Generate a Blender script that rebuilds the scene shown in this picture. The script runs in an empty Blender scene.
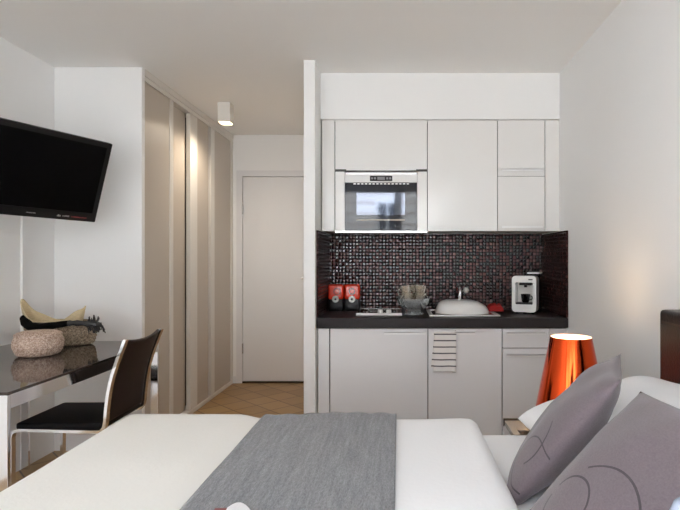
import bpy, bmesh, math, random
from mathutils import Vector, Matrix, noise
PI = math.pi
S = bpy.context.scene
COL = S.collection
random.seed(4)

# ------------------------------------------------------------------ materials
def new_mat(name):
    m = bpy.data.materials.new(name); m.use_nodes = True
    nt = m.node_tree
    return m, nt, nt.nodes['Principled BSDF']

def mat(name, col, rough=.5, metal=0., coat=0., spec=.5, bump=0., bscale=60., var=0., vscale=8., sheen=0., coord='Object', stretch=(1, 1, 1), coat_rough=.05):
    m, nt, p = new_mat(name)
    p.inputs['Base Color'].default_value = (*col, 1)
    p.inputs['Roughness'].default_value = rough
    p.inputs['Metallic'].default_value = metal
    p.inputs['Coat Weight'].default_value = coat
    p.inputs['Coat Roughness'].default_value = coat_rough
    p.inputs['Specular IOR Level'].default_value = spec
    p.inputs['Sheen Weight'].default_value = sheen
    if bump or var:
        tc = nt.nodes.new('ShaderNodeTexCoord'); mp = nt.nodes.new('ShaderNodeMapping')
        mp.inputs['Scale'].default_value = stretch
        nt.links.new(tc.outputs[coord], mp.inputs['Vector'])
    if var:
        n = nt.nodes.new('ShaderNodeTexNoise'); n.inputs['Scale'].default_value = vscale; n.inputs['Detail'].default_value = 5
        nt.links.new(mp.outputs[0], n.inputs['Vector'])
        mr = nt.nodes.new('ShaderNodeMapRange'); mr.inputs[1].default_value = .25; mr.inputs[2].default_value = .75
        mr.inputs[3].default_value = 1 - var; mr.inputs[4].default_value = 1 + var
        nt.links.new(n.outputs['Fac'], mr.inputs[0])
        mx = nt.nodes.new('ShaderNodeVectorMath'); mx.operation = 'SCALE'
        mx.inputs[0].default_value = col
        nt.links.new(mr.outputs[0], mx.inputs['Scale']); nt.links.new(mx.outputs[0], p.inputs['Base Color'])
    if bump:
        n = nt.nodes.new('ShaderNodeTexNoise'); n.inputs['Scale'].default_value = bscale; n.inputs['Detail'].default_value = 4
        nt.links.new(mp.outputs[0], n.inputs['Vector'])
        b = nt.nodes.new('ShaderNodeBump'); b.inputs['Strength'].default_value = bump; b.inputs['Distance'].default_value = .01
        nt.links.new(n.outputs['Fac'], b.inputs['Height']); nt.links.new(b.outputs[0], p.inputs['Normal'])
    return m

class G:
    """tiny helper for maths in a node tree"""
    def __init__(s, nt): s.nt = nt
    def put(s, sock, v):
        if isinstance(v, (int, float)): sock.default_value = v
        else: s.nt.links.new(v, sock)
    def m(s, op, a, b=0., c=0.):
        n = s.nt.nodes.new('ShaderNodeMath'); n.operation = op
        s.put(n.inputs[0], a); s.put(n.inputs[1], b)
        s.put(n.inputs[2], c)
        return n.outputs[0]
    def xyz(s, coord='Object'):
        tc = s.nt.nodes.new('ShaderNodeTexCoord'); sp = s.nt.nodes.new('ShaderNodeSeparateXYZ')
        s.nt.links.new(tc.outputs[coord], sp.inputs[0]); return sp.outputs
    def comb(s, x, y, z):
        n = s.nt.nodes.new('ShaderNodeCombineXYZ')
        for i, v in enumerate((x, y, z)): s.put(n.inputs[i], v)
        return n.outputs[0]
    def ramp(s, fac, stops, interp='LINEAR'):
        r = s.nt.nodes.new('ShaderNodeValToRGB'); e = r.color_ramp.elements; r.color_ramp.interpolation = interp
        while len(e) < len(stops): e.new(.5)
        for k, (q, c) in zip(e, stops): k.position = q; k.color = (*c, 1)
        s.put(r.inputs[0], fac); return r.outputs[0]
    def mix(s, f, a, b):
        n = s.nt.nodes.new('ShaderNodeMix'); n.data_type = 'RGBA'
        s.put(n.inputs[0], f)
        for i, v in ((6, a), (7, b)):
            if isinstance(v, tuple): n.inputs[i].default_value = (*v, 1)
            else: s.nt.links.new(v, n.inputs[i])
        return n.outputs[2]
    def bump(s, h, strength, dist):
        b = s.nt.nodes.new('ShaderNodeBump'); b.inputs['Strength'].default_value = strength; b.inputs['Distance'].default_value = dist
        s.nt.links.new(h, b.inputs['Height']); return b.outputs[0]

def emit(name, col, k):
    m, nt, p = new_mat(name)
    p.inputs['Base Color'].default_value = (*col, 1)
    p.inputs['Emission Color'].default_value = (*col, 1); p.inputs['Emission Strength'].default_value = k
    return m

def mosaic_mat(name, horiz, sp=1.):
    m, nt, p = new_mat(name); g = G(nt); c = g.xyz()
    a = g.m('DIVIDE', c[horiz], .0250); b = g.m('DIVIDE', c[2], .0250)
    fa = g.m('SUBTRACT', g.m('FRACT', a), .5); fb = g.m('SUBTRACT', g.m('FRACT', b), .5)
    wn = nt.nodes.new('ShaderNodeTexWhiteNoise'); wn.noise_dimensions = '2D'
    nt.links.new(g.comb(g.m('FLOOR', a), g.m('FLOOR', b), 0.), wn.inputs['Vector'])
    col = g.ramp(wn.outputs['Value'], [(0, (.028, .011, .012)), (.5, (.048, .018, .019)), (.85, (.072, .028, .028)), (1, (.11, .048, .042))])
    edge = g.m('MAXIMUM', g.m('ABSOLUTE', fa), g.m('ABSOLUTE', fb))
    grout = g.m('GREATER_THAN', edge, .40)
    nt.links.new(g.mix(grout, col, (.016, .008, .008)), p.inputs['Base Color'])
    nt.links.new(g.m('MULTIPLY_ADD', grout, .6, .10), p.inputs['Roughness'])
    nt.links.new(g.m('MULTIPLY_ADD', grout, .03 - sp, sp), p.inputs['Specular IOR Level'])
    # every little tile is pillow-shaped and set at its own small angle
    r2 = g.m('ADD', g.m('POWER', g.m('MULTIPLY', fa, 2.2), 4.), g.m('POWER', g.m('MULTIPLY', fb, 2.2), 4.))
    wc = nt.nodes.new('ShaderNodeSeparateColor'); nt.links.new(wn.outputs['Color'], wc.inputs[0])
    tilt = g.m('ADD', g.m('MULTIPLY', fa, g.m('MULTIPLY_ADD', wc.outputs[0], .36, -.18)), g.m('MULTIPLY', fb, g.m('MULTIPLY_ADD', wc.outputs[1], .36, -.18)))
    h = g.m('ADD', g.m('SUBTRACT', 1., g.m('MULTIPLY', r2, .35)), tilt)
    nt.links.new(g.bump(h, 1., .010), p.inputs['Normal'])
    return m

def floor_mat():
    m, nt, p = new_mat('floor_terracotta_tile'); g = G(nt); c = g.xyz()
    s = 1 / .215 / math.sqrt(2)
    a = g.m('MULTIPLY', g.m('ADD', c[0], c[1]), s); b = g.m('MULTIPLY', g.m('SUBTRACT', c[0], c[1]), s)
    fa = g.m('ABSOLUTE', g.m('SUBTRACT', g.m('FRACT', a), .5)); fb = g.m('ABSOLUTE', g.m('SUBTRACT', g.m('FRACT', b), .5))
    wn = nt.nodes.new('ShaderNodeTexWhiteNoise'); wn.noise_dimensions = '2D'
    nt.links.new(g.comb(g.m('FLOOR', a), g.m('FLOOR', b), 0.), wn.inputs['Vector'])
    n = nt.nodes.new('ShaderNodeTexNoise'); n.inputs['Scale'].default_value = 14; n.inputs['Detail'].default_value = 4
    tc = nt.nodes.new('ShaderNodeTexCoord'); nt.links.new(tc.outputs['Object'], n.inputs['Vector'])
    v = g.m('ADD', g.m('MULTIPLY', wn.outputs['Value'], .6), g.m('MULTIPLY', n.outputs['Fac'], .4))
    col = g.ramp(v, [(0, (.26, .15, .055)), (.5, (.33, .195, .072)), (1, (.41, .255, .10))])
    grout = g.m('GREATER_THAN', g.m('MAXIMUM', fa, fb), .478)
    nt.links.new(g.mix(grout, col, (.10, .045, .018)), p.inputs['Base Color'])
    p.inputs['Roughness'].default_value = .32
    nt.links.new(g.bump(g.m('SUBTRACT', 1., grout), .4, .003), p.inputs['Normal'])
    return m

def throw_mat():
    m, nt, p = new_mat('grey_ribbed_wool'); g = G(nt); c = g.xyz()
    n = nt.nodes.new('ShaderNodeTexNoise'); n.inputs['Scale'].default_value = 1.; n.inputs['Detail'].default_value = 6
    nt.links.new(g.comb(g.m('MULTIPLY', c[0], 330.), g.m('MULTIPLY', c[1], 90.), g.m('MULTIPLY', c[2], 60.)), n.inputs['Vector'])
    n2 = nt.nodes.new('ShaderNodeTexNoise'); n2.inputs['Scale'].default_value = 1.; n2.inputs['Detail'].default_value = 3
    nt.links.new(g.comb(g.m('MULTIPLY', c[0], 90.), g.m('MULTIPLY', c[1], 7.), 0.), n2.inputs['Vector'])
    v = g.m('ADD', g.m('MULTIPLY', n.outputs['Fac'], .6), g.m('MULTIPLY', n2.outputs['Fac'], .4))
    nt.links.new(g.ramp(v, [(.34, (.135, .137, .15)), (.5, (.205, .207, .223)), (.66, (.29, .292, .31))]), p.inputs['Base Color'])
    p.inputs['Roughness'].default_value = .9; p.inputs['Sheen Weight'].default_value = .2
    nt.links.new(g.bump(v, .7, .006), p.inputs['Normal'])
    return m

def cushion_mat(name, rings):
    """mauve-grey cotton with embroidered dark loops: rings = (u, v, radius, stretch, half width, gap angle)"""
    m, nt, p = new_mat(name); g = G(nt); c = g.xyz()
    acc = None
    for (u, v, r, st, w, a0, a1) in rings:
        dx = g.m('MULTIPLY', g.m('SUBTRACT', c[0], u), st); dz = g.m('SUBTRACT', c[2], v)
        d = g.m('SQRT', g.m('ADD', g.m('MULTIPLY', dx, dx), g.m('MULTIPLY', dz, dz)))
        on = g.m('LESS_THAN', g.m('ABSOLUTE', g.m('SUBTRACT', d, r)), w)
        ang = g.m('ARCTAN2', dz, dx)
        on = g.m('MULTIPLY', on, g.m('MULTIPLY', g.m('GREATER_THAN', ang, a0), g.m('LESS_THAN', ang, a1)))
        acc = on if acc is None else g.m('MAXIMUM', acc, on)
    front = g.m('LESS_THAN', c[1], 0.)
    acc = g.m('MULTIPLY', acc, front)
    n = nt.nodes.new('ShaderNodeTexNoise'); n.inputs['Scale'].default_value = 220; n.inputs['Detail'].default_value = 3
    tc = nt.nodes.new('ShaderNodeTexCoord'); nt.links.new(tc.outputs['Object'], n.inputs['Vector'])
    base = g.ramp(n.outputs['Fac'], [(.3, (.135, .105, .118)), (.7, (.168, .133, .147))])
    nt.links.new(g.mix(acc, base, (.045, .034, .040)), p.inputs['Base Color'])
    p.inputs['Roughness'].default_value = .85; p.inputs['Sheen Weight'].default_value = .25
    nt.links.new(g.bump(n.outputs['Fac'], .25, .003), p.inputs['Normal'])
    return m

def towel_mat():
    m, nt, p = new_mat('striped_cotton'); g = G(nt); c = g.xyz()
    f = g.m('FRACT', g.m('DIVIDE', g.m('ADD', c[2], .0095), .0405))
    st = g.m('LESS_THAN', f, .20)
    nt.links.new(g.mix(st, (.78, .76, .74), (.10, .095, .105)), p.inputs['Base Color'])
    p.inputs['Roughness'].default_value = .9
    return m

def weave_mat(name, cols, scale):
    m, nt, p = new_mat(name); g = G(nt)
    tc = nt.nodes.new('ShaderNodeTexCoord')
    v = nt.nodes.new('ShaderNodeTexVoronoi'); v.inputs['Scale'].default_value = scale
    nt.links.new(tc.outputs['Object'], v.inputs['Vector'])
    sc = nt.nodes.new('ShaderNodeSeparateColor'); nt.links.new(v.outputs['Color'], sc.inputs[0])
    n = nt.nodes.new('ShaderNodeTexNoise'); n.inputs['Scale'].default_value = 60
    nt.links.new(tc.outputs['Object'], n.inputs['Vector'])
    k = g.m('ADD', g.m('MULTIPLY', sc.outputs[0], .7), g.m('MULTIPLY', n.outputs['Fac'], .3))
    nt.links.new(g.ramp(k, cols), p.inputs['Base Color'])
    p.inputs['Roughness'].default_value = .75
    nt.links.new(g.bump(v.outputs['Distance'], .5, -.004), p.inputs['Normal'])
    return m

def glass_mat(name, tint, refl=.12, haze=.26):
    m = bpy.data.materials.new(name); m.use_nodes = True; nt = m.node_tree
    nt.nodes.remove(nt.nodes['Principled BSDF'])
    out = nt.nodes['Material Output']
    t = nt.nodes.new('ShaderNodeBsdfTransparent'); t.inputs[0].default_value = (*tint, 1)
    gl = nt.nodes.new('ShaderNodeBsdfGlossy'); gl.inputs['Roughness'].default_value = .02
    fr = nt.nodes.new('ShaderNodeLayerWeight'); fr.inputs[0].default_value = refl
    mx = nt.nodes.new('ShaderNodeMixShader')
    nt.links.new(fr.outputs['Facing' if refl > .2 else 'Fresnel'], mx.inputs[0])
    if refl > .2:
        df = nt.nodes.new('ShaderNodeBsdfDiffuse'); df.inputs[0].default_value = (*tint, 1)
        m2 = nt.nodes.new('ShaderNodeMixShader'); m2.inputs[0].default_value = haze
        nt.links.new(t.outputs[0], m2.inputs[1]); nt.links.new(df.outputs[0], m2.inputs[2]); t = m2
    nt.links.new(t.outputs[0], mx.inputs[1]); nt.links.new(gl.outputs[0], mx.inputs[2]); nt.links.new(mx.outputs[0], out.inputs[0])
    return m

M = dict(
    wall=mat('white_wall_paint', (.87, .87, .87), .75, bump=.05, bscale=140),
    ceiling=mat('white_ceiling_paint', (.88, .87, .855), .85, bump=.04, bscale=120),
    floor=floor_mat(),
    lacquer=mat('white_gloss_lacquer', (.80, .79, .775), .22, coat=.35, coat_rough=.06),
    lacquer_low=mat('white_satin_lacquer', (.77, .77, .785), .38, coat=.15, coat_rough=.15),
    gap=mat('gap_shade', (.10, .10, .102), .7),  # shade in gaps between fronts, put into a dark colour behind them
    edge=mat('brushed_aluminium', (.86, .86, .86), .3, metal=.4),
    top=mat('dark_worktop_laminate', (.022, .018, .020), .45, spec=.25, var=.15, vscale=60),
    mosaic=mosaic_mat('brown_glass_mosaic', 0), mosaic_side=mosaic_mat('brown_glass_mosaic_return', 1, .2),
    chrome=mat('chrome', (.82, .82, .84), .08, metal=1.),
    steel=mat('brushed_steel', (.62, .62, .63), .25, metal=1.),
    black=mat('black_plastic', (.006, .006, .007), .4, spec=.3),
    gloss_black=mat('gloss_black', (.006, .006, .007), .12, coat=.5),
    screen=mat('matte_tv_screen', (.0015, .0015, .002), .5, spec=.08),
    marks=mat('pale_print', (.42, .42, .42), .5), red_marks=mat('red_print', (.4, .06, .06), .5),
    oven_glass=mat('dark_oven_glass', (.012, .014, .022), .05, spec=.5),
    oven_window=mat('mirrored_oven_window', (.115, .125, .15), .05, metal=1.),
    white_plastic=mat('white_plastic', (.80, .80, .79), .25, coat=.3),
    ivory_panel=mat('beige_wardrobe_panel', (.53, .47, .41), .45, coat=.1, coat_rough=.25),
    ivory_frame=mat('cream_wardrobe_profile', (.72, .69, .65), .4),
    wood_leather=mat('dark_brown_leather', (.016, .007, .006), .5, spec=.22, bump=.12, bscale=240),
    seat_leather=mat('black_leather', (.005, .004, .005), .55, spec=.2, bump=.12, bscale=240),
    head_leather=mat('espresso_leather', (.014, .006, .005), .4, spec=.35, bump=.15, bscale=120),
    desk_glass=mat('smoked_brown_glass', (.050, .036, .029), .05, spec=.6),
    cream=mat('cream_cotton', (.80, .785, .745), .9, bump=.12, bscale=90, sheen=.1),
    white=mat('white_cotton', (.86, .86, .875), .9, bump=.12, bscale=70, sheen=.1),
    throw=throw_mat(), towel=towel_mat(),
    pale_wood=mat('dark_bed_wood', (.035, .022, .018), .45),
    night_top=mat('taupe_gloss_lacquer', (.42, .36, .30), .25, coat=.4),
    night_side=mat('pale_grey_lacquer', (.68, .67, .67), .35),
    bronze=mat('dark_bronze_edge', (.06, .04, .03), .35, metal=.5),
    copper=mat('copper_mirror', (.80, .085, .018), .09, metal=1.),
    red=mat('red_enamel', (.78, .05, .02), .25, coat=.4), red_cloth=mat('red_cotton', (.36, .014, .012), .85, bump=.2),
    ceramic=mat('white_ceramic', (.82, .82, .80), .15, coat=.5),
    bluish=mat('pale_blue_glaze', (.55, .66, .85), .08, coat=.8),
    glass=glass_mat('clear_glass', (.82, .86, .88), .42), amber=glass_mat('amber_glass', (.98, .94, .87), .42, .17),
    pane=glass_mat('window_glass', (.97, .98, .98), .06),
    basket_a=weave_mat('pinkish_wicker', [(.1, (.30, .18, .13)), (.45, (.52, .38, .30)), (.85, (.76, .62, .52))], 230),
    basket_b=weave_mat('brown_seagrass', [(.1, (.12, .09, .06)), (.45, (.30, .23, .155)), (.85, (.56, .45, .33))], 230),
    straw=mat('pale_straw', (.64, .53, .33), .8, bump=.3, bscale=160, var=.15, vscale=60, stretch=(1, 1, 4)),
    blackcloth=mat('black_cloth', (.006, .006, .007), .9, spec=.1), greycloth=mat('charcoal_grey_cloth', (.06, .06, .062), .9, spec=.15, bump=.4, bscale=120),
    card=mat('white_card', (.80, .79, .82), .5), redcard=mat('dark_red_card', (.22, .05, .05), .5),
    lamp_white=mat('white_lamp_housing', (.78, .76, .72), .45),
    lit=emit('warm_lamp_diffuser', (1., .80, .50), 12.), bulb=emit('warm_bulb', (1., .72, .42), 18.),
    facade=None, button_grey=mat('grey_button', (.22, .22, .23), .5), brick=mat('red_brick', (.30, .14, .10), .8, var=.2, vscale=2),
    asphalt=mat('grey_street', (.22, .22, .22), .9),
)

# ------------------------------------------------------------------ mesh helpers
def add_box(bm, x0, x1, y0, y1, z0, z1, bev=0., seg=2):
    r = bmesh.ops.create_cube(bm, size=1.)
    vs = r['verts']
    for v in vs:
        v.co = Vector(((x0 + x1) / 2 + v.co.x * (x1 - x0), (y0 + y1) / 2 + v.co.y * (y1 - y0), (z0 + z1) / 2 + v.co.z * (z1 - z0)))
    if bev:
        es = list({e for v in vs for e in v.link_edges})
        bmesh.ops.bevel(bm, geom=es, offset=bev, segments=seg, profile=.6, affect='EDGES')
    return bm

def box(*a, **k): return add_box(bmesh.new(), *a, **k)
def boxes(*bs, bev=0.):
    bm = bmesh.new()
    for b in bs: add_box(bm, *b, bev=bev)
    return bm

def add_lathe(bm, prof, n=48, c=(0, 0, 0), sx=1., sy=1., fn=None):
    """prof: list of (radius, z); radius 0 closes the end"""
    rings = []
    for j, (r, z) in enumerate(prof):
        if r < 1e-6: rings.append([bm.verts.new((c[0], c[1], c[2] + z))])
        else:
            ring = []
            for i in range(n):
                a = 2 * PI * i / n; rr = r + (fn(a, j) if fn else 0.)
                ring.append(bm.verts.new((c[0] + rr * math.cos(a) * sx, c[1] + rr * math.sin(a) * sy, c[2] + z)))
            rings.append(ring)
    for A, B in zip(rings, rings[1:]):
        for i in range(n):
            k = (i + 1) % n
            if len(A) == 1 and len(B) == 1: continue
            if len(A) == 1: bm.faces.new((A[0], B[k], B[i]))
            elif len(B) == 1: bm.faces.new((A[i], A[k], B[0]))
            else: bm.faces.new((A[i], A[k], B[k], B[i]))
    return bm
def lathe(*a, **k): return add_lathe(bmesh.new(), *a, **k)

def smooth_path(pts, n=6, closed=False):
    P = [Vector(p) for p in pts]; out = []
    N = len(P)
    for i in range(N - 1 if not closed else N):
        if closed: p0, p1, p2, p3 = P[i - 1], P[i], P[(i + 1) % N], P[(i + 2) % N]
        else: p0, p1, p2, p3 = P[max(i - 1, 0)], P[i], P[i + 1], P[min(i + 2, N - 1)]
        for k in range(n):
            t = k / n
            out.append(.5 * ((2 * p1) + (p2 - p0) * t + (2 * p0 - 5 * p1 + 4 * p2 - p3) * t * t + (3 * p1 - p0 - 3 * p2 + p3) * t ** 3))
    if not closed: out.append(P[-1])
    return out

def add_sweep(bm, path, w, h=None, n=10, up=(0, 0, 1), square=False, taper=None):
    """tube (round, or square section w x h) along a path"""
    h = h or w; path = [Vector(p) for p in path]; up = Vector(up)
    rings = []
    for i, p in enumerate(path):
        t = (path[min(i + 1, len(path) - 1)] - path[max(i - 1, 0)]).normalized()
        s = t.cross(up)
        if s.length < 1e-4: s = t.cross(Vector((1, 0, 0)))
        s.normalize(); u = s.cross(t).normalized()
        k = taper(i / (len(path) - 1)) if taper else 1.
        if square: sec = [(-w / 2, -h / 2), (w / 2, -h / 2), (w / 2, h / 2), (-w / 2, h / 2)]
        else: sec = [(w / 2 * math.cos(2 * PI * j / n), h / 2 * math.sin(2 * PI * j / n)) for j in range(n)]
        rings.append([bm.verts.new(p + s * (a * k) + u * (b * k)) for a, b in sec])
    m = len(rings[0])
    for A, B in zip(rings, rings[1:]):
        for j in range(m): bm.faces.new((A[j], A[(j + 1) % m], B[(j + 1) % m], B[j]))
    bm.faces.new(list(reversed(rings[0]))); bm.faces.new(rings[-1])
    return bm
def sweep(*a, **k): return add_sweep(bmesh.new(), *a, **k)

def grid(fn, nu, nv, bm=None):
    """open sheet fn(u, v) -> point, u and v in 0..1"""
    bm = bm or bmesh.new()
    V = [[bm.verts.new(fn(i / nu, j / nv)) for j in range(nv + 1)] for i in range(nu + 1)]
    for i in range(nu):
        for j in range(nv): bm.faces.new((V[i][j], V[i + 1][j], V[i + 1][j + 1], V[i][j + 1]))
    return bm

def world_loc(o):
    v = Vector(o.location)
    while o.parent: o = o.parent; v = v + o.location
    return v

def obj(name, bm, m, parent=None, smooth=False, local=False, angle=40, solid=0., sub=0):
    """links a mesh as ONE object; points are world points unless local"""
    bmesh.ops.recalc_face_normals(bm, faces=bm.faces[:])
    if parent is not None and not local:
        d = world_loc(parent)
        for v in bm.verts: v.co -= d
    me = bpy.data.meshes.new(name); bm.to_mesh(me); bm.free()
    me.materials.append(M[m] if isinstance(m, str) else m)
    o = bpy.data.objects.new(name, me); COL.objects.link(o)
    if smooth:
        for p in me.polygons: p.use_smooth = True
        if angle < 180: me.set_sharp_from_angle(angle=math.radians(angle))
    if parent is not None: o.parent = parent
    if solid:
        md = o.modifiers.new('thickness', 'SOLIDIFY'); md.thickness = solid; md.offset = 0
    if sub:
        md = o.modifiers.new('smooth', 'SUBSURF'); md.levels = sub; md.render_levels = sub
    return o

def tag(o, label, cat, group=None):
    o['label'] = label; o['category'] = cat
    if group: o['group'] = group
    return o

def thing(name, label, cat, loc, rz=0., group=None):
    o = bpy.data.objects.new(name, None); COL.objects.link(o); o.empty_display_size = .05
    o.location = loc; o.rotation_euler = (0, 0, rz)
    return tag(o, label, cat, group)

def one(name, bm, m, label, cat, base, group=None, **k):
    """a thing that is a single mesh, with its origin at its base"""
    for v in bm.verts: v.co -= Vector(base)
    o = obj(name, bm, m, **k); o.location = base
    return tag(o, label, cat, group)

def struct(name, bm, m, parent=None, **k):
    o = obj(name, bm, m, parent, **k)
    if parent is None: o['kind'] = 'structure'
    return o

def dup(root, loc, label, group=None):
    r = root.copy(); COL.objects.link(r); r.location = loc; r['label'] = label
    if group: r['group'] = group
    for ch in list(root.children):
        c = ch.copy(); COL.objects.link(c); c.parent = r
        for g_ in list(ch.children):
            d = g_.copy(); COL.objects.link(d); d.parent = c
    return r

# ------------------------------------------------------------------ the room (metres; the camera stands at x = 0, y = 0 and looks along +y)
XL, XR, YB, YK, YH, H = -2.245, 1.079, -1.25, 4.0, 5.38, 2.5
XP0, XP1, YP = -.599, -.527, 3.354          # partition between hall and kitchenette
struct('floor', box(XL - .1, XR + .1, YB - .2, YH + .1, -.1, 0), 'floor')
struct('ceiling', box(XL - .1, XR + .1, YB - .2, YH + .1, H, H + .1), 'ceiling')
struct('wall_left', box(XL - .1, XL, YB - .2, YH + .1, 0, H), 'wall')
struct('wall_right', box(XR, XR + .1, YB - .2, YK + .1, 0, H), 'wall')
struct('wall_back', box(XP1, XR, YK, YK + .1, 0, H), 'wall')
struct('wall_partition', box(XP0, XP1, YP, YH, 0, H, bev=.003), 'wall')
# hall end wall with its door opening
DX0, DX1, DZ = -1.585, -.78, 2.09
struct('wall_hall', boxes((XL, DX0, YH, YH + .1, 0, H), (DX1, XP0 + .02, YH, YH + .1, 0, H), (DX0, DX1, YH, YH + .1, DZ, H)), 'wall')
door = struct('door_1', box(DX0 + .012, DX1 - .012, YH + .006, YH + .046, .018, DZ - .012, bev=.003), 'lacquer_low')
struct('door_frame', boxes((DX0 - .05, DX0 + .008, YH - .012, YH + .05, 0, DZ + .05), (DX1 - .008, DX1 + .05, YH - .012, YH + .05, 0, DZ + .05), (DX0 + .008, DX1 - .008, YH - .012, YH + .05, DZ - .008, DZ + .05)), 'lacquer_low', door)
obj('threshold', box(DX0 + .008, DX1 - .008, YH - .01, YH + .1, .0005, .016), 'bronze', door)
struct('door_light_block', box(XL, XP1, YH + .1, YH + .15, 0, H), 'wall')  # unseen backing added so no sky light leaks in around the door
for z in (.30, 1.70):
    obj('hinge', lathe([(0, 0), (.008, 0), (.008, .1), (0, .1)], 12, (DX0 + .012, YH - .008, z)), 'steel', door, smooth=True)
hd = obj('door_handle', boxes((DX1 - .10, DX1 - .06, YH - .004, YH + .006, 1.0, 1.12)), 'steel', door)
add_h = sweep([(DX1 - .08, YH, 1.06), (DX1 - .08, YH - .05, 1.06), (DX1 - .10, YH - .055, 1.06), (DX1 - .19, YH - .055, 1.06)], .018, n=10)
obj('lever', add_h, 'steel', hd, smooth=True)
struct('baseboard_hall', boxes((-1.673, DX0 - .052, YH - .012, YH, 0, .07)), 'lacquer_low')
# window wall behind the camera
WX0, WX1, WZ0, WZ1 = -2.0, .98, .12, 2.38
struct('wall_front', boxes((XL, WX0, YB - .2, YB, 0, H), (WX1, XR, YB - .2, YB, 0, H), (WX0, WX1, YB - .2, YB, 0, WZ0), (WX0, WX1, YB - .2, YB, WZ1, H)), 'wall')
fb = []
nl = 3; lw = (WX1 - WX0) / nl
for i in range(nl):
    a, b = WX0 + i * lw, WX0 + (i + 1) * lw
    fb += [(a, a + .06, YB - .13, YB - .07, WZ0, WZ1), (b - .06, b, YB - .13, YB - .07, WZ0, WZ1), (a + .06, b - .06, YB - .13, YB - .07, WZ0, WZ0 + .08), (a + .06, b - .06, YB - .13, YB - .07, WZ1 - .07, WZ1)]
win = struct('window_1', boxes(*fb), 'white_plastic')
for i in range(nl):
    a, b = WX0 + i * lw, WX0 + (i + 1) * lw
    struct('pane', box(a + .06, b - .06, YB - .105, YB - .095, WZ0 + .08, WZ1 - .07), 'pane', win)
# white cable trunking that runs from the television down the left wall
struct('trim_1', box(XL, XL + .014, 3.165, 3.195, .0, 1.62, bev=.003), 'wall')
# lowered white boxing above the wall cabinets
YU, ZU0, ZU1 = 3.589, 1.438, 2.184
struct('trim_2', box(XP1, XR, YU, YK, ZU1 + .004, H), 'wall')

# ------------------------------------------------------------------ building over the street (seen only mirrored in the glossy fronts)
m_, nt_, p_ = new_mat('pale_banded_render'); g_ = G(nt_); c_ = g_.xyz()
st_ = g_.m('LESS_THAN', g_.m('FRACT', g_.m('MULTIPLY', c_[2], 2.2)), .16)
nt_.links.new(g_.mix(st_, (.66, .63, .60), (.26, .17, .14)), p_.inputs['Base Color']); p_.inputs['Roughness'].default_value = .9
M['facade'] = m_
YF = -15.
bld = thing('building', 'pale banded house across the street, mirrored in the oven glass', 'building', (0, YF - 3, -6))
wx = [-8.45 + 2.5 * i for i in range(7)]
obj('wall', box(-12, 13, YF - 6, YF, -6, 5.2), 'facade', bld)
rf = bmesh.new(); add_sweep(rf, [(-12.4, YF - 3, 5.9), (13.4, YF - 3, 5.9)], 6.8, 1.4, square=True)
obj('roof', rf, 'brick', bld)
for z in (-.7, 2.35):
    for x in wx:
        f = obj('window', boxes((x, x + .95, YF - .02, YF + .05, z, z + 1.3)), 'white_plastic', bld)
        obj('pane', boxes((x + .08, x + .44, YF + .05, YF + .06, z + .08, z + 1.22), (x + .51, x + .87, YF + .05, YF + .06, z + .08, z + 1.22)), 'oven_glass', f)
struct('street', box(-30, 30, YF, YB - 3., -6.1, -6.), 'asphalt')

# ------------------------------------------------------------------ wardrobe along the hall
XW = -1.673
wr = thing('wardrobe', 'tall built-in wardrobe with beige sliding doors and white end panel', 'wardrobe', (XW - .28, 4.4, 0))
obj('side_panel', box(XL + .002, XW, 3.475, 3.515, .001, H - .001, bev=.002), 'wall', wr)
obj('top_track', boxes((XW - .10, XW - .004, 3.515, YH - .002, 2.425, H - .001), (XW - .004, XW + .004, 3.515, YH - .002, 2.455, H - .001)), 'ivory_frame', wr)
obj('bottom_track', boxes((XW - .10, XW + .004, 3.515, YH - .002, .001, .032)), 'ivory_frame', wr)
obj('end_post', box(XW - .1, XW + .002, YH - .06, YH - .002, .033, 2.425), 'ivory_frame', wr)
obj('interior_shade', box(XL + .002, XW - .12, 3.515, YH - .002, .002, H - .002), 'gap', wr)  # solid dark block standing for the shade behind the sliding doors
for (a, b, front, prof, pw) in ((3.515, 3.905, 1, 'far', .06), (3.88, 4.29, 0, None, 0), (4.435, 4.70, 1, 'near', .15), (4.85, 5.315, 1, 'near', .095)):
    x1 = XW - .006 if front else XW - .046; x0 = x1 - .028
    d = obj('sliding_door', box(x0, x1, a, b, .036, 2.42), 'ivory_panel', wr)
    if prof == 'far': obj('edge_profile', box(x0 - .002, x1 + .005, b, b + pw, .036, 2.42, bev=.003), 'ivory_frame', d)
    elif prof == 'near': obj('edge_profile', box(x0 - .002, x1 + .005, a - pw, a, .036, 2.42, bev=.003), 'ivory_frame', d)
# square spotlight under the hall ceiling
dl = thing('ceiling_spotlight', 'small white box spotlight on the hall ceiling', 'ceiling light', (-1.39, 4.3, H))
obj('housing', boxes((-1.445, -1.345, 4.25, 4.35, 2.345, H - .0005), bev=.003), 'lamp_white', dl)
obj('diffuser', box(-1.435, -1.355, 4.26, 4.34, 2.340, 2.3446), 'lit', dl)

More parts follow.
